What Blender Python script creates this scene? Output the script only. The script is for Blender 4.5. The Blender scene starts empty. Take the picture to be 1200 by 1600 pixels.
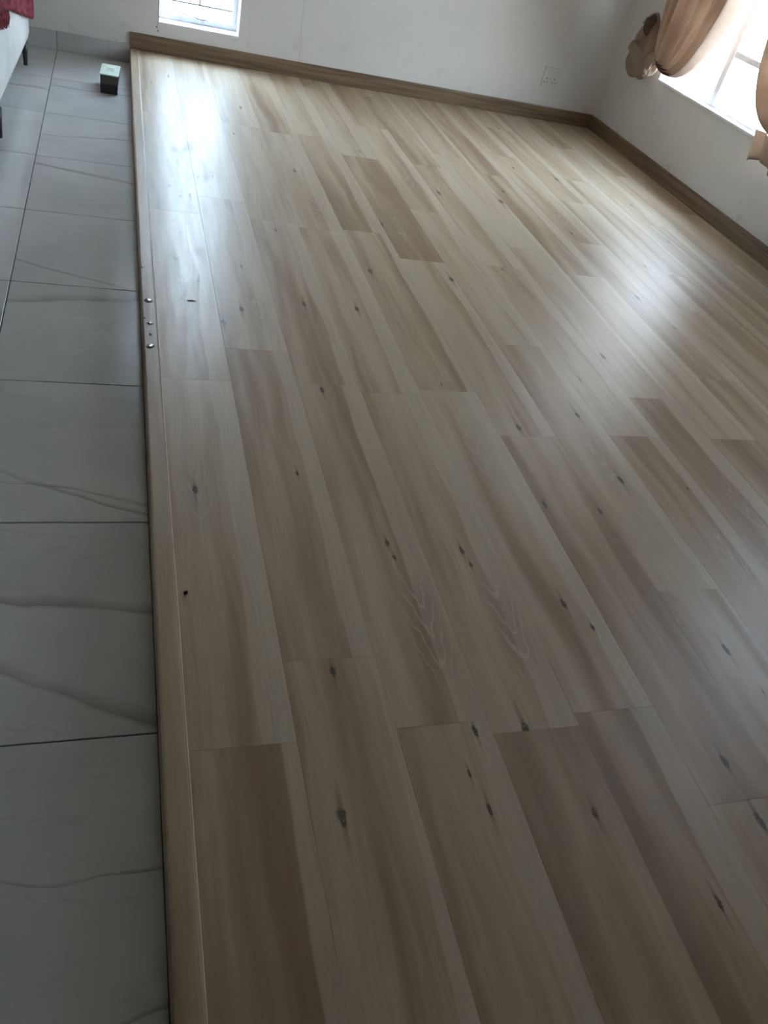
import bpy, bmesh, math, random
from mathutils import Vector, Matrix, noise

S = bpy.context.scene
C = S.collection

# ------------------------------------------------------------------ camera
cam_d = bpy.data.cameras.new('camera')
cam = bpy.data.objects.new('camera', cam_d)
C.objects.link(cam)
cam_d.sensor_fit = 'VERTICAL'
cam_d.sensor_height = 32.0
cam_d.lens = 1254.48 / 1600 * 32.0
cam_d.clip_start = 0.02
_R = [[0.9488939, -0.2354088, 0.2101977], [-0.0000217, -0.6660843, -0.7458764], [0.3155953, 0.707753, -0.6320485]]
_m = Matrix(((_R[0][0], -_R[1][0], -_R[2][0], 0), (_R[0][1], -_R[1][1], -_R[2][1], 0),
             (_R[0][2], -_R[1][2], -_R[2][2], 1.31), (0, 0, 0, 1)))
cam.matrix_world = _m
S.camera = cam

# ------------------------------------------------------------------ sky, sun, exposure
SKY_STRENGTH = 11.0
SUN_STRENGTH = 14.0
S.view_settings.view_transform = 'Standard'
S.view_settings.look = 'None'
S.view_settings.gamma = 1.0
S.view_settings.use_curve_mapping = False
S.view_settings.exposure = 1.55

w = bpy.data.worlds.new('world')
S.world = w
w.use_nodes = True
wn = w.node_tree
wn.nodes.clear()
wo = wn.nodes.new('ShaderNodeOutputWorld')
wb = wn.nodes.new('ShaderNodeBackground')
wr = wn.nodes.new('ShaderNodeValToRGB')
wc = wn.nodes.new('ShaderNodeTexCoord')
wx = wn.nodes.new('ShaderNodeSeparateXYZ')
wn.links.new(wc.outputs['Generated'], wx.inputs[0])
wn.links.new(wx.outputs['Z'], wr.inputs[0])
wr.color_ramp.elements[0].position = 0.0
wr.color_ramp.elements[0].color = (0.97, 0.98, 1.0, 1)
wr.color_ramp.elements[1].position = 0.7
wr.color_ramp.elements[1].color = (0.58, 0.76, 1.0, 1)
wn.links.new(wr.outputs[0], wb.inputs[0])
wb.inputs[1].default_value = SKY_STRENGTH
wn.links.new(wb.outputs[0], wo.inputs[0])

sd = bpy.data.lights.new('sun', 'SUN')
sun = bpy.data.objects.new('sun', sd)
C.objects.link(sun)
sd.energy = SUN_STRENGTH
sd.angle = 0.01
sd.color = (1.0, 0.90, 0.76)
sun.rotation_euler = Vector((0.55, 0.35, -1.0)).to_track_quat('-Z', 'Y').to_euler()
sun.location = (0, 0, 6)

# portals: they only guide the sky's own light in through the windows
def portal(name, loc, rot, sx, sy):
    d = bpy.data.lights.new(name, 'AREA')
    d.shape = 'RECTANGLE'
    d.size, d.size_y = sx, sy
    d.cycles.is_portal = True
    o = bpy.data.objects.new(name, d)
    o.location, o.rotation_euler = loc, rot
    C.objects.link(o)

PI = math.pi
portal('window_portal', (0.478, 5.93, 1.13), (-PI / 2, 0, 0), 0.5, 1.94)
portal('window_portal', (3.52, 4.39, 1.29), (0, PI / 2, 0), 1.62, 1.36)
portal('window_portal', (3.52, 2.05, 1.5), (0, PI / 2, 0), 1.0, .6)

# ------------------------------------------------------------------ geometry helpers
def box(bm, x0, x1, y0, y1, z0, z1, bev=0.0):
    r = bmesh.ops.create_cube(bm, size=1.0)
    vs = r['verts']
    for v in vs:
        v.co = Vector((x0 + (v.co.x + .5) * (x1 - x0), y0 + (v.co.y + .5) * (y1 - y0), z0 + (v.co.z + .5) * (z1 - z0)))
    if bev:
        es = list({e for v in vs for e in v.link_edges})
        bmesh.ops.bevel(bm, geom=es, offset=bev, segments=2, affect='EDGES', profile=0.6)

def tube(bm, pts, rad, seg=8, cap=True):
    pts = [Vector(p) for p in pts]
    n = len(pts)
    rr = rad if isinstance(rad, (list, tuple)) else [rad] * n
    rings = []
    up = Vector((0, 0, 1))
    for i, p in enumerate(pts):
        t = (pts[min(i + 1, n - 1)] - pts[max(i - 1, 0)]).normalized()
        a = t.cross(up)
        if a.length < 1e-3:
            a = t.cross(Vector((0, 1, 0)))
        a.normalize()
        b = t.cross(a)
        rings.append([bm.verts.new(p + (a * math.cos(2 * PI * k / seg) + b * math.sin(2 * PI * k / seg)) * rr[i]) for k in range(seg)])
    for i in range(n - 1):
        for k in range(seg):
            bm.faces.new((rings[i][k], rings[i][(k + 1) % seg], rings[i + 1][(k + 1) % seg], rings[i + 1][k]))
    if cap:
        bm.faces.new(rings[0][::-1])
        bm.faces.new(rings[-1])

def grid(bm, nu, nv, f):
    vs = [[bm.verts.new(f(i / (nu - 1), j / (nv - 1))) for j in range(nv)] for i in range(nu)]
    for i in range(nu - 1):
        for j in range(nv - 1):
            bm.faces.new((vs[i][j], vs[i + 1][j], vs[i + 1][j + 1], vs[i][j + 1]))
    return vs

def blob(bm, c, r, seed, sub=3, rough=.25, flat=False):
    res = bmesh.ops.create_icosphere(bm, subdivisions=sub, radius=1)
    for v in res['verts']:
        k = 1 + rough * noise.noise(v.co * 1.6 + Vector((seed, seed * .7, 0)))
        v.co = Vector((v.co.x * r[0] * k, v.co.y * r[1] * k, v.co.z * r[2] * k))
        if flat and v.co.z < -r[2] * .25:
            v.co.z = -r[2] * .25
        v.co += Vector(c)

def obj(name, bm, mat, parent=None, smooth=False, origin=None, solid=0, mods=()):
    me = bpy.data.meshes.new(name)
    bmesh.ops.recalc_face_normals(bm, faces=bm.faces)
    if origin is not None:
        bmesh.ops.translate(bm, verts=bm.verts, vec=-Vector(origin))
    bm.to_mesh(me)
    bm.free()
    if smooth:
        for p in me.polygons:
            p.use_smooth = True
    me.materials.append(mat)
    o = bpy.data.objects.new(name, me)
    C.objects.link(o)
    if origin is not None:
        o.location = origin
    if solid:
        md = o.modifiers.new('solid', 'SOLIDIFY')
        md.thickness = solid
        md.offset = 0
    if parent is not None:
        o.parent = parent
        if origin is not None:
            o.location = Vector(origin) - parent.location
    return o

def boxobj(name, b, mat, parent=None, bev=0.0, **kw):
    bm = bmesh.new()
    if isinstance(b[0], (int, float)):
        b = [b]
    for q in b:
        box(bm, *q, bev)
    if parent is not None and parent.type == 'EMPTY' and 'origin' not in kw:
        bmesh.ops.translate(bm, verts=bm.verts, vec=-parent.location)
    return obj(name, bm, mat, parent, **kw)

def struct(o):
    o['kind'] = 'structure'
    return o

def empty(name, loc, rz=0):
    o = bpy.data.objects.new(name, None)
    o.empty_display_size = .05
    o.location = loc
    o.rotation_euler = (0, 0, rz)
    C.objects.link(o)
    return o

def tag(o, label, cat, group=None):
    o['label'] = label
    o['category'] = cat
    if group:
        o['group'] = group
    return o

# ------------------------------------------------------------------ node helpers
class NT:
    def __init__(self, name):
        self.m = bpy.data.materials.new(name)
        self.m.use_nodes = True
        self.t = self.m.node_tree
        self.t.nodes.clear()
        self.out = self.t.nodes.new('ShaderNodeOutputMaterial')
    def n(self, ty, **kw):
        nd = self.t.nodes.new(ty)
        for k, v in kw.items():
            setattr(nd, k, v)
        return nd
    def put(self, sock, v):
        if hasattr(v, 'is_output'):
            self.t.links.new(v, sock)
        elif v is not None:
            if isinstance(v, (tuple, list)) and len(v) == 3 and sock.type == 'RGBA':
                v = (*v, 1)
            sock.default_value = v
    def math(self, op, a, b=None, c=None, clamp=False):
        nd = self.n('ShaderNodeMath', operation=op, use_clamp=clamp)
        for i, v in enumerate((a, b, c)):
            if v is not None:
                self.put(nd.inputs[i], v)
        return nd.outputs[0]
    def add(self, a, b): return self.math('ADD', a, b)
    def sub(self, a, b): return self.math('SUBTRACT', a, b)
    def mul(self, a, b): return self.math('MULTIPLY', a, b)
    def step(self, x, lo, hi, olo=0.0, ohi=1.0):
        nd = self.n('ShaderNodeMapRange', interpolation_type='SMOOTHSTEP')
        for i, v in enumerate((x, lo, hi, olo, ohi)):
            self.put(nd.inputs[i], v)
        return nd.outputs[0]
    def lin(self, x, lo, hi, olo=0.0, ohi=1.0):
        nd = self.n('ShaderNodeMapRange')
        for i, v in enumerate((x, lo, hi, olo, ohi)):
            self.put(nd.inputs[i], v)
        return nd.outputs[0]
    def xyz(self, v):
        nd = self.n('ShaderNodeSeparateXYZ')
        self.put(nd.inputs[0], v)
        return nd.outputs
    def comb(self, x, y, z=0.0):
        nd = self.n('ShaderNodeCombineXYZ')
        for i, v in enumerate((x, y, z)):
            self.put(nd.inputs[i], v)
        return nd.outputs[0]
    def noise(self, v, scale=1.0, detail=3.0, rough=.5, dist=0.0, w=None):
        nd = self.n('ShaderNodeTexNoise')
        if w is not None:
            nd.noise_dimensions = '4D'
            self.put(nd.inputs['W'], w)
        self.put(nd.inputs['Vector'], v)
        self.put(nd.inputs['Scale'], scale)
        self.put(nd.inputs['Detail'], detail)
        self.put(nd.inputs['Roughness'], rough)
        self.put(nd.inputs['Distortion'], dist)
        return nd.outputs[0]
    def mix(self, f, a, b, mode='MIX'):
        nd = self.n('ShaderNodeMix', data_type='RGBA', blend_type=mode)
        self.put(nd.inputs[0], f)
        self.put(nd.inputs[6], a)
        self.put(nd.inputs[7], b)
        return nd.outputs[2]
    def ocoord(self):
        return self.n('ShaderNodeTexCoord').outputs['Object']
    def wpos(self):
        return self.n('ShaderNodeNewGeometry').outputs['Position']
    def attr(self, name):
        nd = self.n('ShaderNodeAttribute', attribute_type='OBJECT', attribute_name=name)
        return nd
    def bump(self, h, strength=.3, dist=.01):
        nd = self.n('ShaderNodeBump')
        nd.inputs['Strength'].default_value = strength
        nd.inputs['Distance'].default_value = dist
        self.put(nd.inputs['Height'], h)
        return nd.outputs[0]
    def bsdf(self, **kw):
        b = self.n('ShaderNodeBsdfPrincipled')
        for k, v in kw.items():
            self.put(b.inputs[k.replace('_', ' ')], v)
        self.t.links.new(b.outputs[0], self.out.inputs[0])
        return b

def simple(name, col, rough=.6, var=.12, scale=8.0, bump=.0, bscale=60, metal=0.0, spec=.5):
    t = NT(name)
    p = t.ocoord()
    n1 = t.noise(p, scale, 4)
    a = tuple(c * (1 - var) for c in col)
    b = tuple(min(1, c * (1 + var)) for c in col)
    t_c = t.mix(t.step(n1, .35, .65), a, b)
    kw = {}
    if bump:
        kw['Normal'] = t.bump(t.noise(p, bscale, 3), bump, .004)
    bs = t.bsdf(Base_Color=t_c, Roughness=t.lin(t.noise(p, scale * 2, 2), .3, .7, rough * .88, min(1, rough * 1.1)), Metallic=metal, **kw)
    bs.inputs['Specular IOR Level'].default_value = spec
    return t.m

# --- laminate plank
def make_wood(name, plank=True, base_mul=1.0):
    t = NT(name)
    p = t.ocoord()
    sp = t.xyz(p)
    x, y = sp[0], sp[1]
    if not plank:
        y = t.add(sp[1], 0.0)
    seed = t.attr('seed').outputs['Fac'] if plank else t.n('ShaderNodeObjectInfo').outputs['Random']
    seed = t.mul(seed, 37.0)
    # slow wander of the grain
    wan = t.sub(t.noise(t.comb(t.mul(x, 3.0), t.mul(y, 1.1)), 1.6, 2, .5, 0, seed), .5)
    xg = t.add(x, t.mul(wan, .07))
    # broad tone bands
    tone = t.noise(t.comb(t.mul(xg, 9.0), t.mul(y, .55)), 1.0, 3, .55, .2, t.add(seed, 3.1))
    tone2 = t.noise(t.comb(t.mul(xg, 22.0), t.mul(y, 1.2)), 1.0, 3, .6, .1, t.add(seed, 9.7))
    fine = t.noise(t.comb(t.mul(xg, 190.0), t.mul(y, 4.0)), 1.0, 3, .6, 0, seed)
    pore = t.noise(t.comb(t.mul(xg, 420.0), t.mul(y, 14.0)), 1.0, 2, .5, 0, t.add(seed, 1.3))
    # cathedral arches: bands whose field grows with |x-cx| and along y
    ca = t.attr('arch').outputs['Vector'] if plank else None
    pale = (.55 * base_mul, .445 * base_mul, .32 * base_mul)
    mid = (.43 * base_mul, .31 * base_mul, .20 * base_mul)
    dark = (.28 * base_mul, .18 * base_mul, .105 * base_mul)
    bias = t.attr('tone').outputs['Fac'] if plank else 0.0
    tt = t.add(t.add(t.mul(tone, .75), t.mul(tone2, .35)), bias)
    col = t.mix(t.step(tt, .34, .56), dark, mid)
    col = t.mix(t.step(tt, .47, .70), col, pale)
    # pale sapwood edge band with a crisp border on one side
    if plank:
        ed = t.attr('edge').outputs['Fac']
        wob = t.mul(t.sub(t.noise(t.comb(0.0, t.mul(y, 2.2)), 1.0, 2, .5, 0, t.add(seed, 5)), .5), .05)
        em = t.step(t.add(x, wob), ed, t.add(ed, .006))
        col = t.mix(t.mul(em, .55), col, (.62 * base_mul, .525 * base_mul, .40 * base_mul))
    col = t.mix(t.step(fine, .35, .75, .0, .22), col, (.25, .18, .13))
    col = t.mix(t.step(pore, .60, .75, .0, .20), col, (.20, .15, .11))
    if plank:
        c = t.xyz(ca)
        dx = t.math('ABSOLUTE', t.sub(t.add(x, t.mul(wan, .03)), c[0]))
        dyv = t.sub(y, c[1])
        fld = t.add(t.sub(t.mul(t.math('POWER', dx, 1.5), 190.0), t.mul(dyv, 11.0)), t.mul(t.noise(t.comb(t.mul(x, 30), t.mul(y, 9)), 1.0, 2, .5, 0, seed), 2.2))
        ring = t.math('SINE', t.mul(fld, 6.2832))
        msk = t.mul(t.mul(t.step(dx, .06, .015), t.step(t.math('ABSOLUTE', dyv), .22, .05)), c[2])
        lines = t.mul(t.step(ring, .72, 1.0), msk)
        col = t.mix(t.mul(msk, .38), col, (.27, .205, .155))
        col = t.mix(t.mul(lines, .45), col, (.68, .57, .44))
        km = None
        for k in ('knot_a', 'knot_b', 'knot_c'):
            kv = t.xyz(t.attr(k).outputs['Vector'])
            ddx = t.sub(t.add(x, t.mul(t.sub(tone2, .5), .012)), kv[0])
            ddy = t.sub(y, kv[1])
            d = t.math('SQRT', t.add(t.math('POWER', t.math('DIVIDE', ddx, kv[2]), 2.0), t.math('POWER', t.math('DIVIDE', ddy, t.mul(kv[2], 2.3)), 2.0)))
            d = t.add(d, t.mul(t.sub(t.noise(p, 85.0, 3, .65, 0, seed), .5), 1.7))
            core = t.step(d, 1.15, .55)
            tail = t.mul(t.step(t.math('ABSOLUTE', ddx), t.mul(kv[2], .95), 0.0), t.step(t.math('ABSOLUTE', ddy), t.mul(kv[2], 11.0), 0.0))
            tail = t.mul(tail, .75)
            col = t.mix(tail, col, (.235, .165, .115))
            col = t.mix(t.mul(core, .9), col, (.075, .055, .04))
            spark = t.mul(t.step(t.noise(p, 330.0, 1, .5, 0, seed), .63, .70), t.step(d, .9, .4))
            col = t.mix(t.mul(spark, .6), col, (.62, .58, .5))
    # dried mop film along the step edge: shinier and a little paler, with streaks
    wp = t.xyz(t.wpos())
    rough = t.lin(t.noise(t.comb(t.mul(x, 40), t.mul(y, 3)), 1.0, 3), .3, .7, .38, .46)
    if plank:
        nz = t.noise(t.comb(t.mul(wp[0], 5.0), t.mul(wp[1], 1.6), 0.0), 1.0, 5, .62, .6)
        zone = t.mul(t.mul(t.step(wp[0], .13, .24), t.step(wp[0], .62, .40)), t.mul(t.step(wp[1], 1.75, 2.2), t.step(wp[1], 5.6, 4.6)))
        film = t.mul(zone, t.step(nz, .33, .42))
        rough = t.sub(rough, t.mul(film, .085))
        scuff = t.mul(zone, t.step(t.noise(t.comb(t.mul(wp[0], 38.0), t.mul(wp[1], 11.0), 0.0), 1.0, 4, .6, 1.2), .64, .70))
        rough = t.add(rough, t.mul(scuff, .25))
        col = t.mix(t.mul(scuff, .45), col, (.22, .19, .16))
    b = t.bsdf(Base_Color=col, Roughness=rough, Normal=t.bump(t.add(t.mul(fine, .5), pore), .10, .0008))
    b.inputs['Specular IOR Level'].default_value = .5
    return t.m

M = {}
M['plank'] = make_wood('laminate_oak')
M['trimwood'] = make_wood('laminate_trim', plank=False, base_mul=.92)
M['basewood'] = make_wood('laminate_baseboard', plank=False, base_mul=.78)

# baseboards run along x or y: use a coordinate-free streak wood
def make_skirt(name, along):
    t = NT(name)
    sp = t.xyz(t.wpos())
    L = sp[0] if along == 'x' else sp[1]
    A = sp[2]
    g = t.noise(t.comb(t.mul(L, 1.6), t.mul(A, 40)), 1.0, 4, .6, .3)
    g2 = t.noise(t.comb(t.mul(L, 9), t.mul(A, 260)), 1.0, 3, .6)
    col = t.mix(t.step(g, .35, .65), (.15, .095, .055), (.26, .18, .11))
    col = t.mix(t.step(g2, .45, .75, 0, .35), col, (.17, .12, .08))
    t.bsdf(Base_Color=col, Roughness=.42, Normal=t.bump(g2, .1, .001))
    return t.m
M['skirt_x'] = make_skirt('skirting_oak_back', 'x')
M['skirt_y'] = make_skirt('skirting_oak_right', 'y')

# polished marble look porcelain: soft grey veins, set per tile as (offset, slope, width)
def make_tile():
    t = NT('marble_porcelain')
    p = t.ocoord()
    sp = t.xyz(p)
    seed = t.mul(t.attr('seed').outputs['Fac'], 23.0)
    cloud = t.step(t.noise(p, 3.0, 4, .5, 0, seed), .3, .75)
    col = t.mix(cloud, (.60, .61, .59), (.51, .52, .51))
    for i, nm in enumerate(('vein_a', 'vein_b', 'vein_c')):
        q = t.xyz(t.attr(nm).outputs['Vector'])
        sd = t.add(seed, 3.7 * i)
        wl = t.mul(t.sub(t.noise(t.comb(t.mul(sp[0], 3.2), 0.0), 1.0, 2, .5, 0, sd), .5), .10)
        wf = t.mul(t.sub(t.noise(p, 14.0, 3, .6, 0, sd), .5), .014)
        d = t.sub(sp[1], t.add(t.add(q[0], t.mul(sp[0], q[1])), t.add(wl, wf)))
        wd = t.mul(q[2], t.lin(t.noise(t.comb(t.mul(sp[0], 6.0), 0.0), 1.0, 2, .5, 0, t.add(sd, 9)), .3, .7, .35, 1.3))
        # crisp on its lower side, fading on the upper
        up = t.step(d, t.mul(wd, 3.2), 0.0)
        lo = t.step(d, t.mul(wd, -1.1), t.mul(wd, .2))
        body = t.mul(t.mul(up, lo), t.lin(t.noise(p, 5.0, 3, .5, 0, t.add(sd, 6)), .35, .6, .35, 1.0))
        core = t.step(t.math('ABSOLUTE', d), t.mul(wd, .35), 0.0)
        col = t.mix(t.mul(body, .75), col, (.31, .275, .26))
        col = t.mix(t.mul(core, .22), col, (.20, .17, .165))
    v2 = t.noise(t.comb(t.mul(sp[0], 1.0), t.mul(sp[1], 4.0)), 1.0, 4, .6, .8, t.add(seed, 14))
    hair = t.mul(t.step(t.math('ABSOLUTE', t.sub(v2, .5)), .008, 0.0), .18)
    col = t.mix(hair, col, (.34, .31, .30))
    t.bsdf(Base_Color=col, Roughness=t.lin(t.noise(p, 9, 3), .3, .7, .16, .24))
    return t.m
M['tile'] = make_tile()
M['grout'] = simple('grout', (.10, .10, .095), .85, .2, 40)

def make_wall(name, crack=False, col=(.80, .785, .75)):
    t = NT(name)
    p = t.wpos()
    sp = t.xyz(p)
    n1 = t.noise(p, 1.7, 4, .55)
    c = t.mix(t.step(n1, .3, .7), tuple(k * .96 for k in col), col)
    # scuffs above the skirting
    sc = t.mul(t.step(t.noise(p, 7.0, 5, .65), .56, .66), t.step(sp[2], .32, .08))
    c = t.mix(t.mul(sc, .30), c, (.52, .46, .38))
    h = t.add(t.mul(t.noise(p, 22, 4, .6), .5), t.mul(t.noise(p, 140, 2), .12))
    if crack:
        xl = t.sub(sp[0], t.add(1.115, t.add(t.mul(t.sub(t.noise(t.comb(0, 0, sp[2]), 5.0, 3), .5), .03), t.mul(sp[2], -.05))))
        ck = t.step(t.math('ABSOLUTE', xl), .006, 0)
        c = t.mix(t.mul(ck, .28), c, (.40, .37, .33))
        h = t.sub(h, t.mul(ck, .4))
    t.bsdf(Base_Color=c, Roughness=.55, Normal=t.bump(h, .22, .006))
    return t.m
M['wall'] = make_wall('plaster')
M['wall_back'] = make_wall('plaster_back', True)
M['ceiling'] = simple('ceiling_paint', (.76, .64, .50), .8, .03, 2)
M['dark_wall'] = simple('room_paint', (.22, .18, .14), .8, .06, 2)
M['white_metal'] = simple('white_painted_steel', (.80, .80, .82), .35, .05, 20, .1, 90)
M['sill'] = simple('white_sill_paint', (.84, .83, .85), .45, .05, 12, .1, 60)
M['bar'] = simple('burglar_bar_steel', (.07, .07, .08), .45, .1, 20)
M['brass'] = simple('aged_stay', (.12, .10, .085), .45, .3, 60, metal=.6)
M['caulk'] = simple('caulk', (.66, .56, .45), .45, .08, 30)
M['riser'] = simple('riser_edge', (.16, .115, .085), .6, .2, 12)
M['chrome'] = simple('nail_heads', (.75, .75, .76), .16, .06, 30, metal=1.0)
M['socket'] = simple('socket_plastic', (.72, .71, .68), .35, .03, 20)
M['hole'] = simple('socket_hole', (.05, .05, .05), .7, .1, 20)
M['sofa'] = simple('white_faux_leather', (.80, .80, .79), .5, .04, 6, .25, 180)
M['seam'] = simple('sofa_piping', (.66, .66, .65), .6, .04, 20)
M['sofa_leg'] = simple('dark_metal_leg', (.055, .055, .06), .4, .2, 20, metal=.4)
M['throw'] = simple('maroon_wool', (.23, .045, .06), .95, .35, 60, .8, 260, spec=.2)
M['fringe'] = simple('maroon_fringe', (.25, .06, .075), .95, .3, 90, spec=.2)
M['box_pale'] = simple('pale_carton', (.70, .78, .66), .5, .05, 15)
M['box_side'] = simple('olive_carton', (.085, .085, .06), .5, .15, 30)
M['box_dark'] = simple('black_carton', (.018, .018, .02), .5, .2, 30)
M['print'] = simple('carton_print', (.50, .56, .42), .6, .1, 40)
M['crumb'] = simple('dark_crumb', (.035, .022, .015), .8, .3, 200)
M['patio'] = simple('patio_paving', (.50, .48, .46), .8, .08, 3, .2, 30)
M['gwall'] = simple('garden_wall_paint', (.50, .50, .52), .8, .05, 2, .2, 40)
M['yard'] = simple('yard_blocker_paint', (.42, .49, .54), .8, .05, 2, .2, 40)  # bluish, to cool the glow coming in by the back window
M['pillar'] = simple('cream_pillar_paint', (.52, .40, .26), .8, .05, 3, .2, 40)
M['post'] = simple('orange_timber', (.36, .17, .06), .7, .2, 14, .3, 60)
M['leaf'] = simple('shrub_leaf', (.05, .10, .03), .6, .4, 9)
M['stem'] = simple('shrub_stem', (.16, .11, .07), .8, .2, 20)
M['earth'] = simple('garden_earth', (.35, .29, .2), .9, .2, 4)

def make_glass():
    t = NT('window_glass')
    tr = t.n('ShaderNodeBsdfTransparent')
    tr.inputs[0].default_value = (.93, .96, .96, 1)
    gl = t.n('ShaderNodeBsdfGlossy')
    gl.inputs['Roughness'].default_value = .02
    fr = t.n('ShaderNodeFresnel')
    bf = t.n('ShaderNodeNewGeometry').outputs['Backfacing']
    t.put(fr.inputs[0], t.lin(bf, 0.0, 1.0, 1.45, 1 / 1.45))
    mx = t.n('ShaderNodeMixShader')
    t.t.links.new(fr.outputs[0], mx.inputs[0])
    t.t.links.new(tr.outputs[0], mx.inputs[1])
    t.t.links.new(gl.outputs[0], mx.inputs[2])
    t.t.links.new(mx.outputs[0], t.out.inputs[0])
    return t.m
M['glass'] = make_glass()

def make_cloth():
    t = NT('curtain_cloth')
    p = t.ocoord()
    n1 = t.noise(p, 5, 3)
    c = t.mix(t.step(n1, .3, .7), (.46, .355, .275), (.58, .465, .375))
    wv = t.noise(t.comb(t.mul(t.xyz(p)[1], 400), t.mul(t.xyz(p)[2], 60)), 1.0, 2)
    c = t.mix(t.step(wv, .5, .75, 0, .25), c, (.36, .24, .17))
    d = t.n('ShaderNodeBsdfPrincipled')
    t.put(d.inputs['Base Color'], c)
    d.inputs['Roughness'].default_value = .75
    d.inputs['Specular IOR Level'].default_value = .25
    tl = t.n('ShaderNodeBsdfTranslucent')
    t.put(tl.inputs[0], c)
    mx = t.n('ShaderNodeMixShader')
    mx.inputs[0].default_value = .42
    t.t.links.new(d.outputs[0], mx.inputs[1])
    t.t.links.new(tl.outputs[0], mx.inputs[2])
    t.t.links.new(mx.outputs[0], t.out.inputs[0])
    return t.m
M['cloth'] = make_cloth()
M['shade_dark'] = simple('curtain_shade', (.10, .07, .055), .9, .2, 30, spec=.2)  # dark colour for the shade inside the curtain loop

# ------------------------------------------------------------------ room shell
ZT = -.077            # tiled floor level; the laminate platform top is z = 0
YB, XR = 5.712, 3.292 # inner faces of back and right wall
XL, YF, ZC = -3.6, -4.2, 2.65
W1 = (.235, .720, .160, 2.10)                   # back window opening
W2 = (3.72, 5.068, .487, 2.10)                  # right window opening
W3 = (1.75, 2.35, 1.0, 2.00)                    # second right window, unseen, added for the sheen on the floor

TH = .22
wb_ = boxobj('wall_back', [(XL - TH, W1[0], YB, YB + TH, ZT - .1, ZC), (W1[1], XR + TH, YB, YB + TH, ZT - .1, ZC),
                           (W1[0], W1[1], YB, YB + TH, ZT - .1, W1[2]), (W1[0], W1[1], YB, YB + TH, W1[3], ZC)], M['wall_back'])
struct(wb_)
wr_ = boxobj('wall_right', [(XR, XR + TH, W2[1], YB, ZT - .1, ZC), (XR, XR + TH, W3[1], W2[0], ZT - .1, ZC), (XR, XR + TH, YF, W3[0], ZT - .1, ZC),
                            (XR, XR + TH, W2[0], W2[1], ZT - .1, W2[2]), (XR, XR + TH, W2[0], W2[1], W2[3], ZC),
                            (XR, XR + TH, W3[0], W3[1], ZT - .1, W3[2]), (XR, XR + TH, W3[0], W3[1], W3[3], ZC)], M['wall'])
struct(wr_)
struct(boxobj('wall_left', (XL - TH, XL, YF, YB, ZT - .1, ZC), M['wall']))
struct(boxobj('wall_front', (XL - TH, XR + TH, YF - TH, YF, ZT - .1, ZC), M['dark_wall']))
struct(boxobj('ceiling', (XL - TH, XR + TH, YF - TH, YB + TH, ZC, ZC + .15), M['ceiling']))

# tiled floor: grout bed with every tile a child
floor = struct(boxobj('floor', (XL, XR, YF, YB, ZT - .09, ZT - .003), M['grout']))
rnd = random.Random(4)
PX0 = .075            # left edge of the platform
TG = .0035
def tile_mesh(sx, sy, bev=.0015, th=.008):
    bm = bmesh.new()
    box(bm, -sx / 2, sx / 2, -sy / 2, sy / 2, -th, 0, bev)
    me = bpy.data.meshes.new('tile')
    bmesh.ops.recalc_face_normals(bm, faces=bm.faces)
    bm.to_mesh(me)
    bm.free()
    me.materials.append(M['tile'])
    return me
tile_cache = {}
VEINS = {(6, 9): [(.05, -.12, .013), (-.175, -.46, .014)], (6, 10): [(-.188, -.45, .007), (-.18, -.25, .005)], (6, 11): [(.20, .15, .017)],
         (6, 12): [(-.229, -.42, .007)], (6, 8): [(.047, -.05, .004), (-.2, .1, .004)]}
yj = [.914 + .6015 * k for k in range(-9, 9)]
xj = [-.34 + .6 * k for k in range(-6, 2)]
for i in range(len(xj)):
    x0 = max(xj[i] + TG / 2, XL + .002)
    x1 = (xj[i + 1] if i + 1 < len(xj) else xj[i] + .6) - TG / 2
    if xj[i] > -.1:
        continue
    x1 = min(x1, PX0 - .001)
    if x1 - x0 < .02:
        continue
    for j in range(len(yj)):
        y0, y1 = max(yj[j] + TG / 2, YF + .002), min(yj[j] + .6015 - TG / 2, YB - .012)
        if y1 - y0 < .02:
            continue
        key = (round(x1 - x0, 4), round(y1 - y0, 4))
        if key not in tile_cache:
            tile_cache[key] = tile_mesh(*key)
        o = bpy.data.objects.new('tile', tile_cache[key])
        o.location = ((x0 + x1) / 2, (y0 + y1) / 2, ZT)
        o['seed'] = rnd.random()
        vs = VEINS.get((i, j)) or [(rnd.uniform(-.22, .22), rnd.uniform(-.3, .15), rnd.choice([.004, .007, .012])) for _ in range(rnd.choice([0, 1, 1]))]
        vs = list(vs) + [(9.0, 0.0, .01)] * (3 - len(vs))
        for nme, q in zip(('vein_a', 'vein_b', 'vein_c'), vs):
            o[nme] = q
        o.parent = floor
        C.objects.link(o)

# ------------------------------------------------------------------ laminate platform
plat = struct(boxobj('floor_platform', (PX0 + .012, XR - .001, YF + .001, YB - .001, ZT + .0001, -.0105), M['riser']))
PXI = .122
PW = .1993
PL = 1.231
GAP = .0003
# (column, first joint y)
joints = {0: .819, 1: 1.007, 2: .828, 3: .795, 4: .826, 5: .59, 6: 1.16, 7: .61, 8: .845, 9: .612, 10: 1.0, 11: .35, 12: .73, 13: .15, 14: .95, 15: .42}
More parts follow.
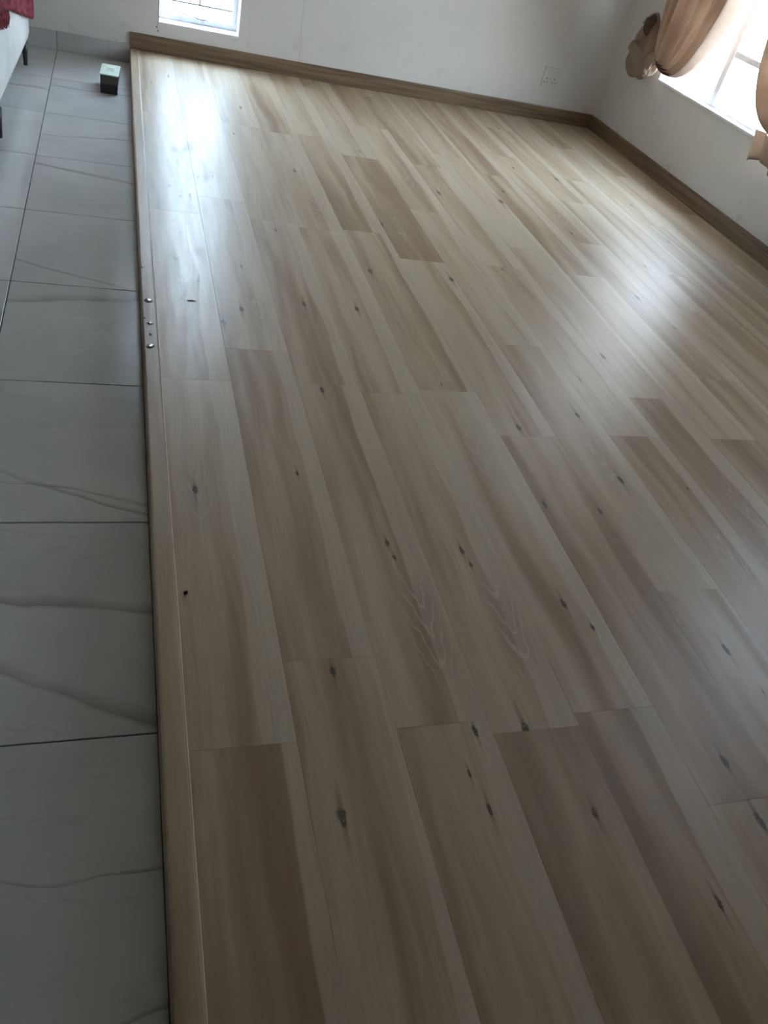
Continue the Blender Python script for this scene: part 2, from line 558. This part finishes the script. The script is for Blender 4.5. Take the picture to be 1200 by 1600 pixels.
# knots measured on the boards: (x, y, radius)
KN = [(.634, 1.353, .008), (.640, 1.300, .006), (.825, 1.322, .008), (.833, 1.27, .006), (.421, .977, .009), (.795, .798, .0125), (.593, 2.027, .010),
      (.789, 1.994, .010), (.662, 1.839, .008), (.856, 1.799, .008), (1.031, 1.132, .010), (1.075, 1.055, .007), (.377, .66, .011),
      (1.199, 1.866, .012), (.864, .604, .009), (1.028, .41, .009), (1.408, .964, .011), (1.214, .675, .011),
      (1.214, .544, .012), (.183, 1.55, .010), (.63, 2.575, .011), (.825, 2.57, .011), (1.444, 1.612, .011), (.684, .808, .008),
      (.640, .715, .005), (.655, .640, .007), (1.135, 1.50, .009), (1.30, 1.47, .008), (1.45, 1.95, .010), (.45, 1.62, .006),
      (1.30, 2.9, .013), (1.12, 3.4, .014), (.95, 2.9, .012), (1.75, 2.35, .012), (2.2, 2.9, .014), (.40, 2.5, .011), (.33, 2.4, .012), (1.9, 3.9, .015), (1.55, 3.9, .015), (2.45, 4.4, .015)]
ARCH = {2: (.660, 1.085, 1.0), 3: (.862, 1.075, 1.0)}
def plank_mesh(sx, sy):
    bm = bmesh.new()
    box(bm, -sx / 2, sx / 2, -sy / 2, sy / 2, -.010, 0, .0004)
    me = bpy.data.meshes.new('plank')
    bmesh.ops.recalc_face_normals(bm, faces=bm.faces)
    bm.to_mesh(me)
    bm.free()
    me.materials.append(M['plank'])
    return me
pc = {}
rnd = random.Random(11)
TONE = {(0, 0): .06, (0, -1): -.10, (1, 0): -.10, (1, -1): .06, (2, 0): -.02, (2, -1): .03, (3, 0): -.02, (3, -1): -.03,
        (4, 0): .05, (4, -1): -.10, (5, 0): .01, (5, 2): -.20, (6, 0): .05, (7, 0): -.11, (7, 1): .05, (8, 0): -.09, (8, 1): .03, (9, 0): -.02, (9, 1): .07}
for c in range(16):
    x0 = PXI + c * PW + GAP / 2
    x1 = min(PXI + (c + 1) * PW - GAP / 2, XR - .004)
    for k in range(-5, 5):
        y0 = max(joints[c] + (k) * PL + GAP / 2, YF + .005)
        y1 = min(joints[c] + (k + 1) * PL - GAP / 2, YB - .004)
        if y1 - y0 < .02:
            continue
        key = (round(x1 - x0, 4), round(y1 - y0, 4))
        if key not in pc:
            pc[key] = plank_mesh(*key)
        o = bpy.data.objects.new('plank', pc[key])
        cx, cy = (x0 + x1) / 2, (y0 + y1) / 2
        o.location = (cx, cy, 0)
        o['seed'] = rnd.random()
        o['tone'] = .6 * TONE.get((c, k), rnd.uniform(-.08, .07))
        o['edge'] = rnd.choice([.035, .05, .065, .075, .2])
        ks = [q for q in KN if x0 < q[0] < x1 and y0 < q[1] < y1][:3]
        while len(ks) < 3:
            if rnd.random() < .22:
                ks.append((rnd.uniform(x0 + .04, x1 - .04), rnd.uniform(y0, y1), rnd.uniform(.003, .006)) if y0 < 2.5 else (rnd.uniform(x0 + .04, x1 - .04), rnd.uniform(y0, y1), rnd.uniform(.006, .011)))
            else:
                ks.append((99, 99, .01))
        for nme, q in zip(('knot_a', 'knot_b', 'knot_c'), ks):
            o[nme] = (q[0] - cx, q[1] - cy, q[2] * .78)
        if k == 0 and c in ARCH:
            a = ARCH[c]
            o['arch'] = (a[0] - cx, a[1] - cy, a[2])
        elif rnd.random() < .45:
            o['arch'] = (rnd.uniform(-.04, .04), rnd.uniform(-.45, .45), .55)
        else:
            o['arch'] = (9.0, 9.0, 0.0)
        o.parent = plat
        C.objects.link(o)

# edge trim (nosing) of the platform, with the caulk bead along its inner side
bm = bmesh.new()
ys = [YF + .002 + i * (YB - .016 - YF) / 60 for i in range(61)]
prof = [(PX0, ZT + .0002), (PX0, .0005), (PX0 + .002, .0030), (PX0 + .006, .0042), (PX0 + .041, .0042), (PX0 + .0445, .0030), (PX0 + .046, .0002), (PX0 + .046, -.0095), (PX0 + .0115, -.0095), (PX0 + .0115, ZT + .0002)]
rings = []
for y in ys:
    j = .0008 * noise.noise(Vector((0, y * 1.3, 3)))
    rings.append([bm.verts.new((px + j, y, pz)) for px, pz in prof])
for a, b in zip(rings, rings[1:]):
    for k in range(len(prof)):
        bm.faces.new((a[k], a[(k + 1) % len(prof)], b[(k + 1) % len(prof)], b[k]))
bm.faces.new(rings[0][::-1])
bm.faces.new(rings[-1])
trim = struct(obj('trim_1', bm, M['trimwood']))
trim['label'] = 'oak-look edge trim along the step between laminate and tiles'
bm = bmesh.new()
pts = [(PX0 + .0455 + .0006 * noise.noise(Vector((y * 3, 0, 0))), y, .0022) for y in ys]
tube(bm, pts, [.0019 + .0005 * noise.noise(Vector((y * 5, 4, 0))) for y in ys], 6)
obj('caulk_bead', bm, M['caulk'], trim, smooth=True)['label'] = 'thin pale caulk bead along the inner side of the trim'

# ------------------------------------------------------------------ skirtings
BH = .091
def skirt_bm(along, a0, a1, wall, sgn):
    bm = bmesh.new()
    pr = [(0, .0004), (.012, .0004), (.012, BH - .006), (.010, BH - .001), (.006, BH), (0, BH)]
    for (a, e) in ((a0, 0), (a1, 1)):
        pass
    A = [bm.verts.new(((a0, wall - d, z) if along == 'x' else (wall - d, a0, z))) for d, z in pr]
    B = [bm.verts.new(((a1, wall - d, z) if along == 'x' else (wall - d, a1, z))) for d, z in pr]
    for k in range(len(pr)):
        bm.faces.new((A[k], A[(k + 1) % len(pr)], B[(k + 1) % len(pr)], B[k]))
    bm.faces.new(A)
    bm.faces.new(B[::-1])
    return bm
struct(obj('baseboard_back', skirt_bm('x', PX0, XR - .0125, YB - .0002, 1), M['skirt_x']))
struct(obj('baseboard_right', skirt_bm('y', YF + .002, YB - .0003, XR - .0002, 1), M['skirt_y']))
ts = struct(boxobj('baseboard_left', (XL + .002, PX0 - .0005, YB - .004, YB - .0003, ZT + .0002, ZT + .1), M['grout']))
for i in range(6):
    x1 = PX0 - .001 if i == 0 else -.34 - TG / 2 - (i - 1) * .6
    x0 = -.34 + TG / 2 - i * .6
    bm = bmesh.new()
    box(bm, x0, x1, YB - .0105, YB - .004, ZT + .0005, ZT + .103, .001)
    o = obj('tile', bm, M['tile'], None, origin=((x0 + x1) / 2, YB, ZT))
    o['seed'] = .1 + i * .13
    o['vein_a'], o['vein_b'], o['vein_c'] = (.02, .05, .006), (9.0, 0.0, .01), (9.0, 0.0, .01)
    o.parent = ts

# ------------------------------------------------------------------ windows
def window_back():
    e = struct(empty('window_1', (W1[0], YB, W1[2])))
    x0, x1, z0, z1 = W1
    y = YB + .115
    f = .030
    boxobj('window_sill', (x0 + .0005, x1 - .0005, YB - .006, y + .01, z0 + .0003, z0 + .012), M['sill'], e, .002)
    boxobj('window_reveal', [(x1 - .005, x1 - .0004, YB - .002, y, z0 + .012, z1 - .001), (x0 + .0004, x0 + .005, YB - .002, y, z0 + .012, z1 - .001)], M['sill'], e, .0005)
    boxobj('window_frame', [(x0 + .005, x0 + .005 + f, y, y + .03, z0 + .012, z1 - .001), (x1 - .005 - f, x1 - .005, y, y + .03, z0 + .012, z1 - .001),
                            (x0 + .005 + f, x1 - .005 - f, y, y + .03, z0 + .012, z0 + .012 + f), (x0 + .005 + f, x1 - .005 - f, y, y + .03, z1 - .001 - f, z1 - .001)], M['white_metal'], e, .002)
    boxobj('transom', (x0 + .005 + f, x1 - .005 - f, y + .002, y + .028, 1.45, 1.475), M['white_metal'], e, .002)
    boxobj('pane', (x0 + .03, x1 - .03, y + .014, y + .018, z0 + .035, 1.46), M['glass'], e)
    boxobj('pane', (x0 + .03, x1 - .03, y + .014, y + .018, 1.465, z1 - .025), M['glass'], e)
    # burglar bars outside the glass
    loc = e.location
    for k, z in enumerate((.268, .43, .59, .75, .91, 1.07, 1.23, 1.39, 1.55, 1.71, 1.87)):
        bm = bmesh.new()
        tube(bm, [Vector((x0 + .006, y + .05, z)) - loc, Vector((x1 - .006, y + .05, z)) - loc], .005, 6)
        obj('burglar_bar', bm, M['bar'], e, True)
    bm = bmesh.new()
    tube(bm, [Vector((.486, y + .05, .268)) - loc, Vector((.486, y + .05, 2.08)) - loc], .005, 6)
    obj('burglar_bar', bm, M['bar'], e, True)
    # casement stay along the bottom rail: a bent arm on two pegs
    bm = bmesh.new()
    zz = z0 + .042
    P = [(.365, zz + .018), (.385, zz + .016), (.43, zz + .012), (.48, zz + .003), (.50, zz + .001), (.525, zz + .004), (.535, zz + .004), (.532, zz - .006)]
    tube(bm, [Vector((px, y - .016, pz)) - loc for px, pz in P], .0032, 8)
    st = obj('window_stay', bm, M['brass'], e, True)
    for px in (.385, .485, .525):
        bm = bmesh.new()
        box(bm, px - .007, px + .007, y - .014, y + .001, zz - .022, zz - .003, .002)
        bmesh.ops.translate(bm, verts=bm.verts, vec=-loc)
        q = obj('stay_peg', bm, M['white_metal'], st)
        tube_bm = None
window_back()

def window_right(name, W, mull, trans, tr_side):
    e = struct(empty(name, (XR, W[0], W[2])))
    y0, y1, z0, z1 = W
    x = XR + .055
    f = .026
    boxobj('window_sill', (XR - .010, x + .01, y0 + .0005, y1 - .0005, z0 + .0003, z0 + .014), M['sill'], e, .002)
    boxobj('window_frame', [(x, x + .03, y0 + .0005, y0 + f, z0 + .014, z1 - .001), (x, x + .03, y1 - f, y1 - .0005, z0 + .014, z1 - .001),
                            (x, x + .03, y0 + f, y1 - f, z0 + .014, z0 + .014 + f * .6), (x, x + .03, y0 + f, y1 - f, z1 - f, z1 - .001)], M['white_metal'], e, .002)
    boxobj('mullion', (x - .008, x + .034, mull - .024, mull + .024, z0 + .025, z1 - .01), M['white_metal'], e, .003)
    ya, yb = (y0 + f, mull - .014)
    for z in trans:
        boxobj('transom', (x - .003, x + .031, ya, yb, z - .016, z + .016), M['white_metal'], e, .003)
    boxobj('pane', (x + .013, x + .017, mull + .014, y1 - f + .002, z0 + .028, z1 - f + .002), M['glass'], e)
    zs = [z0 + .028] + list(trans) + [z1 - f]
    for a, b in zip(zs, zs[1:]):
        boxobj('pane', (x + .013, x + .017, ya - .002, yb + .002, a + .003, b - .003), M['glass'], e)
    return e
window_right('window_2', W2, 4.525, (.785, 1.45), 1)
window_right('window_3_added', W3, 2.05, (1.45,), 1)  # unseen window added to give the right side of the floor its sheen

# ------------------------------------------------------------------ socket
def socket():
    sx, sz = 2.87, .276
    e = empty('wall_socket', (sx, YB, sz - .0625))
    tag(e, 'white double wall socket plate low on the back wall near the corner', 'socket')
    L = e.location
    def bb(name, b, m, bev=.001):
        bm = bmesh.new(); box(bm, *b, bev)
        bmesh.ops.translate(bm, verts=bm.verts, vec=-L)
        return obj(name, bm, m, e)
    bb('face_plate', (sx - .06, sx + .06, YB - .011, YB - .0002, sz - .0625, sz + .0625), M['socket'], .003)
    bb('edge_cap', (sx - .058, sx + .058, YB - .0135, YB - .011, sz + .053, sz + .060), M['socket'])
    bb('edge_cap', (sx - .058, sx + .058, YB - .0135, YB - .011, sz - .060, sz - .053), M['socket'])
    for q in (-.03, .03):
        bb('switch', (sx + q - .009, sx + q + .009, YB - .0165, YB - .011, sz + .020, sz + .043), M['socket'], .002)
        for dx, dz, r in ((0, -.008, .0045), (-.011, -.030, .0036), (.011, -.030, .0036)):
            bm = bmesh.new()
            tube(bm, [Vector((sx + q + dx, YB - .0112, sz + dz)) - L, Vector((sx + q + dx, YB - .0118, sz + dz)) - L], r, 12)
            obj('pin_hole', bm, M['hole'], e)
socket()

# ------------------------------------------------------------------ curtains
def bez(P, t):
    a, b, c, d = P
    u = 1 - t
    return a * (u ** 3) + b * (3 * u * u * t) + c * (3 * u * t * t) + d * (t ** 3)

def curtain(gy, ysgn, label, seed, hem):
    """a drape hanging in front of the window whose foot is gathered to the gather point at y=gy and tucked into a bundle"""
    e = empty('curtain', (XR - .09, gy, .50))
    tag(e, label, 'curtain', None)
    L = e.location
    def Y(d): return gy + ysgn * d        # d > 0: away from the window, d < 0: over the window
    def f(u, v):
        y0 = Y(.20 - .80 * u)
        P = (Vector((0, y0, 2.22)), Vector((0, Y(.20 - .84 * u), 1.10)), Vector((0, Y(.11 - .72 * u), .62 - .19 * u)), Vector((0, Y(.02 - .03 * u), .615 - .03 * u)))
        q = bez(P, v)
        amp = .046 * (1 - .62 * v ** 3)
        ph = u * 2 * PI * 6 + .6 * math.sin(v * 3 + seed)
        sw = math.sin(ph)
        x = XR - .085 + amp * 1.25 * (abs(sw) ** .7) * (1 if sw > 0 else -1) + .012 * math.sin(ph * 2.3 + v * 4) - .055 * math.sin(PI * min(1, v * 1.02)) * (.3 + u * .7) * (v > .0) * v
        q.x = x
        q.y += .012 * math.cos(ph) * (1 - v)
        return q - L
    bm = bmesh.new()
    grid(bm, 150, 60, f)
    obj('drape', bm, M['cloth'], e, True, solid=.002)
    # wrap of cloth around the gather
    cx = XR - .105
    bm = bmesh.new()
    def kf(u, v):
        a = u * 2 * PI
        b = v * 2 * PI
        R0 = .034
        r = .022 * (1 + .25 * math.sin(b * 3 + a * 2 + seed))
        w = Vector((math.cos(a) * (R0 + r * math.cos(b)) * .95, r * math.sin(b) * 1.5, math.sin(a) * (R0 + r * math.cos(b)) * 1.2))
        return Vector((cx, Y(.045), .575)) + Matrix.Rotation(.35 * ysgn, 3, 'X') @ w - L
    grid(bm, 40, 24, kf)
    bmesh.ops.remove_doubles(bm, verts=bm.verts, dist=1e-5)
    obj('knot', bm, M['cloth'], e, True)
    # the foot of the drape pushed through: a pleated bag that fans out from the knot
    bm = bmesh.new()
    def tf(u, v):
        a = u * 2 * PI
        ax = Vector((cx + .005, Y(.05 + .26 * v), .575 + .035 * math.sin(v * PI * .8)))
        r = .028 + .115 * math.sin(min(1, v * 1.02) * PI * .86) ** .8 * (1 if v < .55 else 1 - .35 * (v - .55))
        pl = math.sin(a * 6 + v * 1.6 + seed)
        r *= 1 + .25 * v ** .4 * (abs(pl) ** .6 * (1 if pl > 0 else -1)) + .06 * noise.noise(Vector((a, v * 4, seed)))
        return ax + Vector((math.cos(a) * .52, 0, math.sin(a))) * r - L
    grid(bm, 140, 40, tf)
    bmesh.ops.remove_doubles(bm, verts=bm.verts, dist=1e-5)
    obj('tucked_tail', bm, M['cloth'], e, True, solid=.003)
    # a loop of cloth standing up out of the knot, its inner shade a dark blob
    bm = bmesh.new()
    def lf(u, v):
        a = u * 2 * PI
        ax = bez((Vector((cx - .03, Y(.07), .60)), Vector((cx - .035, Y(.08), .70)), Vector((cx - .03, Y(.12), .77)), Vector((cx - .045, Y(.17), .80))), v)
        r = (.030 + .030 * v) * (1 + .12 * math.sin(a * 3 + seed))
        d = Vector((math.cos(a) * .8, math.sin(a) * .75 * ysgn, -math.sin(a) * .55 * v))
        d = Matrix.Rotation(-.5 * v, 3, 'Y') @ d
        return ax + d * r - L
    grid(bm, 40, 16, lf)
    bmesh.ops.remove_doubles(bm, verts=bm.verts, dist=1e-5)
    obj('cloth_loop', bm, M['cloth'], e, True, solid=.004)
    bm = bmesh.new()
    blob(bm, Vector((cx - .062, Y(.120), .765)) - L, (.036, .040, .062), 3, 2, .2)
    obj('loop_shade', bm, M['shade_dark'], e, True)['label'] = 'dark blob for the shade inside the loop of cloth'
    # hanging hem corner under the knot
    h0, h1, hz = hem
    bm = bmesh.new()
    def gf(u, v):
        y = Y(h0 + (h1 - h0) * (u + .12 * v))
        z = .565 - hz * v - .02 * math.sin(u * 7 + seed) * v
        return Vector((cx - .02 + .014 * math.sin(u * 22 + seed), y, z)) - L
    grid(bm, 40, 8, gf)
    obj('hem', bm, M['cloth'], e, True, solid=.003)
    return e
curtain(5.005, 1, 'tan curtain with its foot knotted into a bundle at the left end of the window', 1.0, (.02, .15, .055))
curtain(3.47, -1, 'tan curtain at the right end of the window, cut by the photo edge', 2.4, (-.38, -.05, .14))

def sheer():  # unseen sheer, added to dim and tint the second right window
    t = NT('added_blue_sheer')
    tl = t.n('ShaderNodeBsdfTranslucent')
    tl.inputs[0].default_value = (.88, .93, 1.0, 1)
    t.t.links.new(tl.outputs[0], t.out.inputs[0])
    e = empty('added_sheer', (XR - .04, 2.05, .95))
    tag(e, 'unseen pale sheer added to dim the added second right window', 'curtain')
    bm = bmesh.new()
    grid(bm, 90, 6, lambda u, v: Vector((.010 * math.sin(u * 60), -.36 + u * .72, v * 1.12)))
    obj('drape', bm, t.m, e, True)
    bm = bmesh.new()
    tube(bm, [(0, -.42, 1.13), (0, .42, 1.13)], .010, 10)
    obj('rod', bm, M['white_metal'], e, True)
sheer()

# ------------------------------------------------------------------ sofa and throw
SA = math.radians(1.5)
sofa = empty('sofa', (-.452, 5.33, ZT), -SA)
tag(sofa, 'white upholstered sofa on thin dark legs at the left edge over the tiles', 'sofa')
SL, SD = 1.75, .86
bm = bmesh.new()
box(bm, -SD, 0, -SL, 0, .125, .60, .045)
obj('body', bm, M['sofa'], sofa, True)
bm = bmesh.new()
box(bm, -SD - .02, -SD + .2, -SL, 0, .55, .95, .05)
obj('backrest', bm, M['sofa'], sofa, True)
bm = bmesh.new()
box(bm, -SD + .2, -.02, -SL * .5 + .004, -.02, .60, .68, .03)
obj('seat_cushion', bm, M['sofa'], sofa, True)
bm = bmesh.new()
box(bm, -SD + .2, -.02, -SL + .02, -SL * .5 - .004, .60, .68, .03)
obj('seat_cushion', bm, M['sofa'], sofa, True)
for lx, ly in ((-.028, -.045), (-.014, -1.25), (-.028, -SL + .03), (-SD + .06, -.045), (-SD + .06, -SL + .05)):
    if True:
        bm = bmesh.new()
        tube(bm, [(lx, ly, .13), (lx - .0, ly, .0)], [.018, .011], 12)
        obj('leg', bm, M['sofa_leg'], sofa, True)

thr = empty('throw_blanket', (-.45, 4.9, .45))
tag(thr, 'maroon fringed throw hanging over the front of the white sofa', 'blanket')
sofaM = Matrix.Translation(Vector((-.452, 5.33, ZT))) @ Matrix.Rotation(-SA, 4, 'Z')
TL = Vector(thr.location)
def zlow(s):  # height of the lower edge above the tiles, along the sofa's front (s = distance from its far end)
    if s < .06: return .225 + s * .2
    if s < .88: return .237 + (s - .06) / .82 * .2
    return .437 + (s - .88) * .15
def tpt(s, t):
    zl = zlow(s)
    Lh = .64 - zl
    run = Lh + .62
    d = t * run
    wv = .006 * math.sin(s * 23) + .004 * math.sin(s * 51 + 1)
    if d < Lh:
        p = Vector((.012 + wv + .004 * math.sin(d * 20 + s * 9), -s, zl + d))
    else:
        k = d - Lh
        p = Vector((.012 + wv - k, -s, .64 + .052 * min(1, k / .04) + .003 * math.sin(k * 30 + s * 14)))
    if s < .02:
        p.y = -s + .03
    return (sofaM @ p) - TL
bm = bmesh.new()
grid(bm, 120, 50, lambda u, v: tpt(-.05 + u * 1.60, v))
obj('cloth', bm, M['throw'], thr, True, solid=.006)
bm = bmesh.new()
rr = random.Random(2)
s = .895
while s < 1.55:
    zl = zlow(s)
    a = sofaM @ Vector((.013, -s, zl + .004)) - TL
    b = sofaM @ Vector((.015 + rr.uniform(-.002, .003), -s + rr.uniform(-.006, .006), zl - .03)) - TL
    c = sofaM @ Vector((.014, -s + rr.uniform(-.010, .010), zl - rr.uniform(.05, .07))) - TL
    tube(bm, [a, b, c], [.0028, .0024, .0014], 5)
    s += .009
fr = obj('fringe', bm, M['fringe'], thr, True)
fr['kind'] = 'stuff'

# ------------------------------------------------------------------ small boxes on the tiles
e = empty('carton', (-.041, 5.09, ZT), 0)
tag(e, 'black lower box of the small two-box stack on the tiles', 'box')
bm = bmesh.new(); box(bm, -.044, .044, -.100, .098, .0003, .044, .0015); obj('body', bm, M['box_dark'], e)
bm = bmesh.new(); box(bm, -.0455, .0455, -.1015, .0995, .026, .0465, .0015); obj('lid', bm, M['box_dark'], e)
e = empty('carton', (-.035, 5.093, ZT + .0467), -.05)
tag(e, 'small box with pale green lid, upper of the two-box stack on the tiles', 'box')
bm = bmesh.new(); box(bm, -.046, .046, -.104, .100, .0003, .044, .0015); obj('body', bm, M['box_side'], e)
bm = bmesh.new(); box(bm, -.049, .049, -.107, .103, .0435, .0500, .0015); obj('lid', bm, M['box_pale'], e)['label'] = 'pale green lid'
bm = bmesh.new(); box(bm, -.022, .020, -.030, .034, .0500, .0503); obj('printed_mark', bm, M['print'], e)['label'] = 'faint printed mark on the lid'

# ------------------------------------------------------------------ specks and shiny nicks
def speck(x, y, z, r, label, mat, cat='crumb', name='crumb', seed=0):
    bm = bmesh.new()
    blob(bm, (0, 0, r[2] * .25), r, seed, 2, .5, True)
    o = obj(name, bm, mat, None, True)
    o.location = (x, y, z)
    tag(o, label, cat)
    return o
speck(.140, 1.205, .0005, (.0048, .0045, .004), 'dark brown crumb on the laminate just beside the edge trim', M['crumb'], seed=1)
o = speck(.2365, 2.53, .0005, (.014, .0022, .002), 'thin dark splinter lying on the shiny patch near the trim', M['crumb'], 'splinter', 'splinter', 3)
M['water'] = None
_t = NT('water')
_b = _t.bsdf(Base_Color=(.9, .92, .94), Roughness=.03)
_b.inputs['Transmission Weight'].default_value = .85
_b.inputs['IOR'].default_value = 1.33
_b.inputs['Coat Weight'].default_value = 1.0
_b.inputs['Coat Roughness'].default_value = .02
M['water'] = _t.m
DL = {0: 'wet droplet on the edge trim, farthest of those on the trim', 1: 'long wet droplet across the edge trim, second from the far end',
      2: 'small wet droplet at the outer rim of the edge trim', 3: 'wet droplet in the middle of the edge trim beside the outer-rim one',
      4: 'small wet droplet near the inner side of the edge trim', 5: 'large wet droplet on the edge trim, nearest to the viewer'}
for k, (x, y, rx, ry) in enumerate([(.0835, 2.745, .007, .011), (.097, 2.500, .013, .015), (.0825, 2.385, .004, .006), (.0975, 2.350, .009, .008), (.0995, 2.285, .006, .008), (.0955, 2.212, .011, .014)]):
    o = speck(x, y, .0042, (rx, ry, .0022), DL[k], M['water'], 'droplet', 'droplet', 10 + k)
    o['group'] = 'wet droplets on the edge trim'
# two filler spots on the back wall under the left corner of the narrow window
for z, l in ((.140, 'upper of two small brown wall spots left under the narrow window'), (.121, 'lower of two small brown wall spots left under the narrow window')):
    bm = bmesh.new()
    blob(bm, (0, 0, 0), (.0048, .0015, .0045), z * 9, 2, .5)
    o = obj('wall_plug', bm, M['post'] if False else simple('plug_brown', (.30, .23, .17), .8, .2, 200), None, True)
    o.location = (.228 + (.14 - z) * .4, YB - .0012, z)
    tag(o, l, 'spot')

# ------------------------------------------------------------------ outside the windows
struct(boxobj('patio_ground', (XR + TH + .005, 12.0, -4, 16.0, -.30, -.18), M['patio']))
struct(boxobj('yard_ground', (-8, XR + TH, YB + TH + .005, 16.0, -.30, -.18), M['patio']))
struct(boxobj('garden_wall', (9.5, 9.7, -4, 16.0, -.18, 1.9), M['gwall']))
struct(boxobj('yard_wall_blocker', (-8, 3.0, 8.7, 8.9, -.18, 3.0), M['yard']))  # raised and moved close to cut the sky light through the back window
def pillar(x, y, wx, wy, h, mat, label, group=None):
    e = empty('pillar', (x, y, -.18))
    tag(e, label, 'pillar', group)
    for nme, b in (('base', (-wx * .62, wx * .62, -wy * .62, wy * .62, .0003, .10)), ('shaft', (-wx / 2, wx / 2, -wy / 2, wy / 2, .1003, h - .08)), ('cap', (-wx * .6, wx * .6, -wy * .6, wy * .6, h - .0797, h))):
        bm = bmesh.new()
        box(bm, *b, .004)
        obj(nme, bm, mat, e)
pillar(4.32, 5.98, .14, .13, 2.7, M['pillar'], 'cream pillar outside the right window, left of the mullion')
pillar(4.40, 5.79, .14, .16, 2.7, M['sill'], 'white pillar outside the right window, just right of the mullion')
# brace of timber leaning beside the cream pillar
e = empty('timber_brace', (4.6, 6.55, -.18))
tag(e, 'orange timber brace leaning outside, seen under the left curtain', 'timber')
bm = bmesh.new()
box(bm, -.035, .035, -.05, .05, 0, 1.5, .004)
bmesh.ops.rotate(bm, verts=bm.verts, cent=(0, 0, 0), matrix=Matrix.Rotation(math.radians(-9), 3, 'X'))
bmesh.ops.translate(bm, verts=bm.verts, vec=(0, 0, .009))
obj('beam', bm, M['post'], e)

def shrub(x, y, z, r, seed, label):
    e = empty('shrub', (x, y, z))
    tag(e, label, 'shrub')
    r_ = random.Random(seed)
    bm = bmesh.new()
    for k in range(9):
        a = r_.uniform(0, 6.28)
        tube(bm, [(0, 0, 0), (math.cos(a) * r * .3, math.sin(a) * r * .3, r * .7), (math.cos(a) * r * .7, math.sin(a) * r * .7, r * 1.5)], [.012, .008, .003], 5)
    obj('stems', bm, M['stem'], e, True)
    bm = bmesh.new()
    for k in range(1300):
        v = Vector((r_.gauss(0, 1), r_.gauss(0, 1), r_.gauss(0, 1))).normalized() * r * r_.uniform(.45, 1)
        v.z = abs(v.z) * 1.1 + r * .5 + v.z * .35
        l = r_.uniform(.05, .09)
        d = Vector((r_.uniform(-1, 1), r_.uniform(-1, 1), r_.uniform(-.4, 1))).normalized()
        s_ = d.cross(Vector((r_.uniform(-1, 1), r_.uniform(-1, 1), r_.uniform(-1, 1)))).normalized() * l * .28
        q = [bm.verts.new(v), bm.verts.new(v + d * l * .5 + s_), bm.verts.new(v + d * l), bm.verts.new(v + d * l * .5 - s_)]
        bm.faces.new(q)
    o = obj('foliage', bm, M['leaf'], e)
    o['kind'] = 'stuff'
shrub(6.6, 9.4, -.18, .42, 5, 'green shrub outside between the timber brace and the cream pillar')
shrub(1.12, 8.1, -.18, .30, 8, 'green shrub outside the narrow back window, at its lower right')
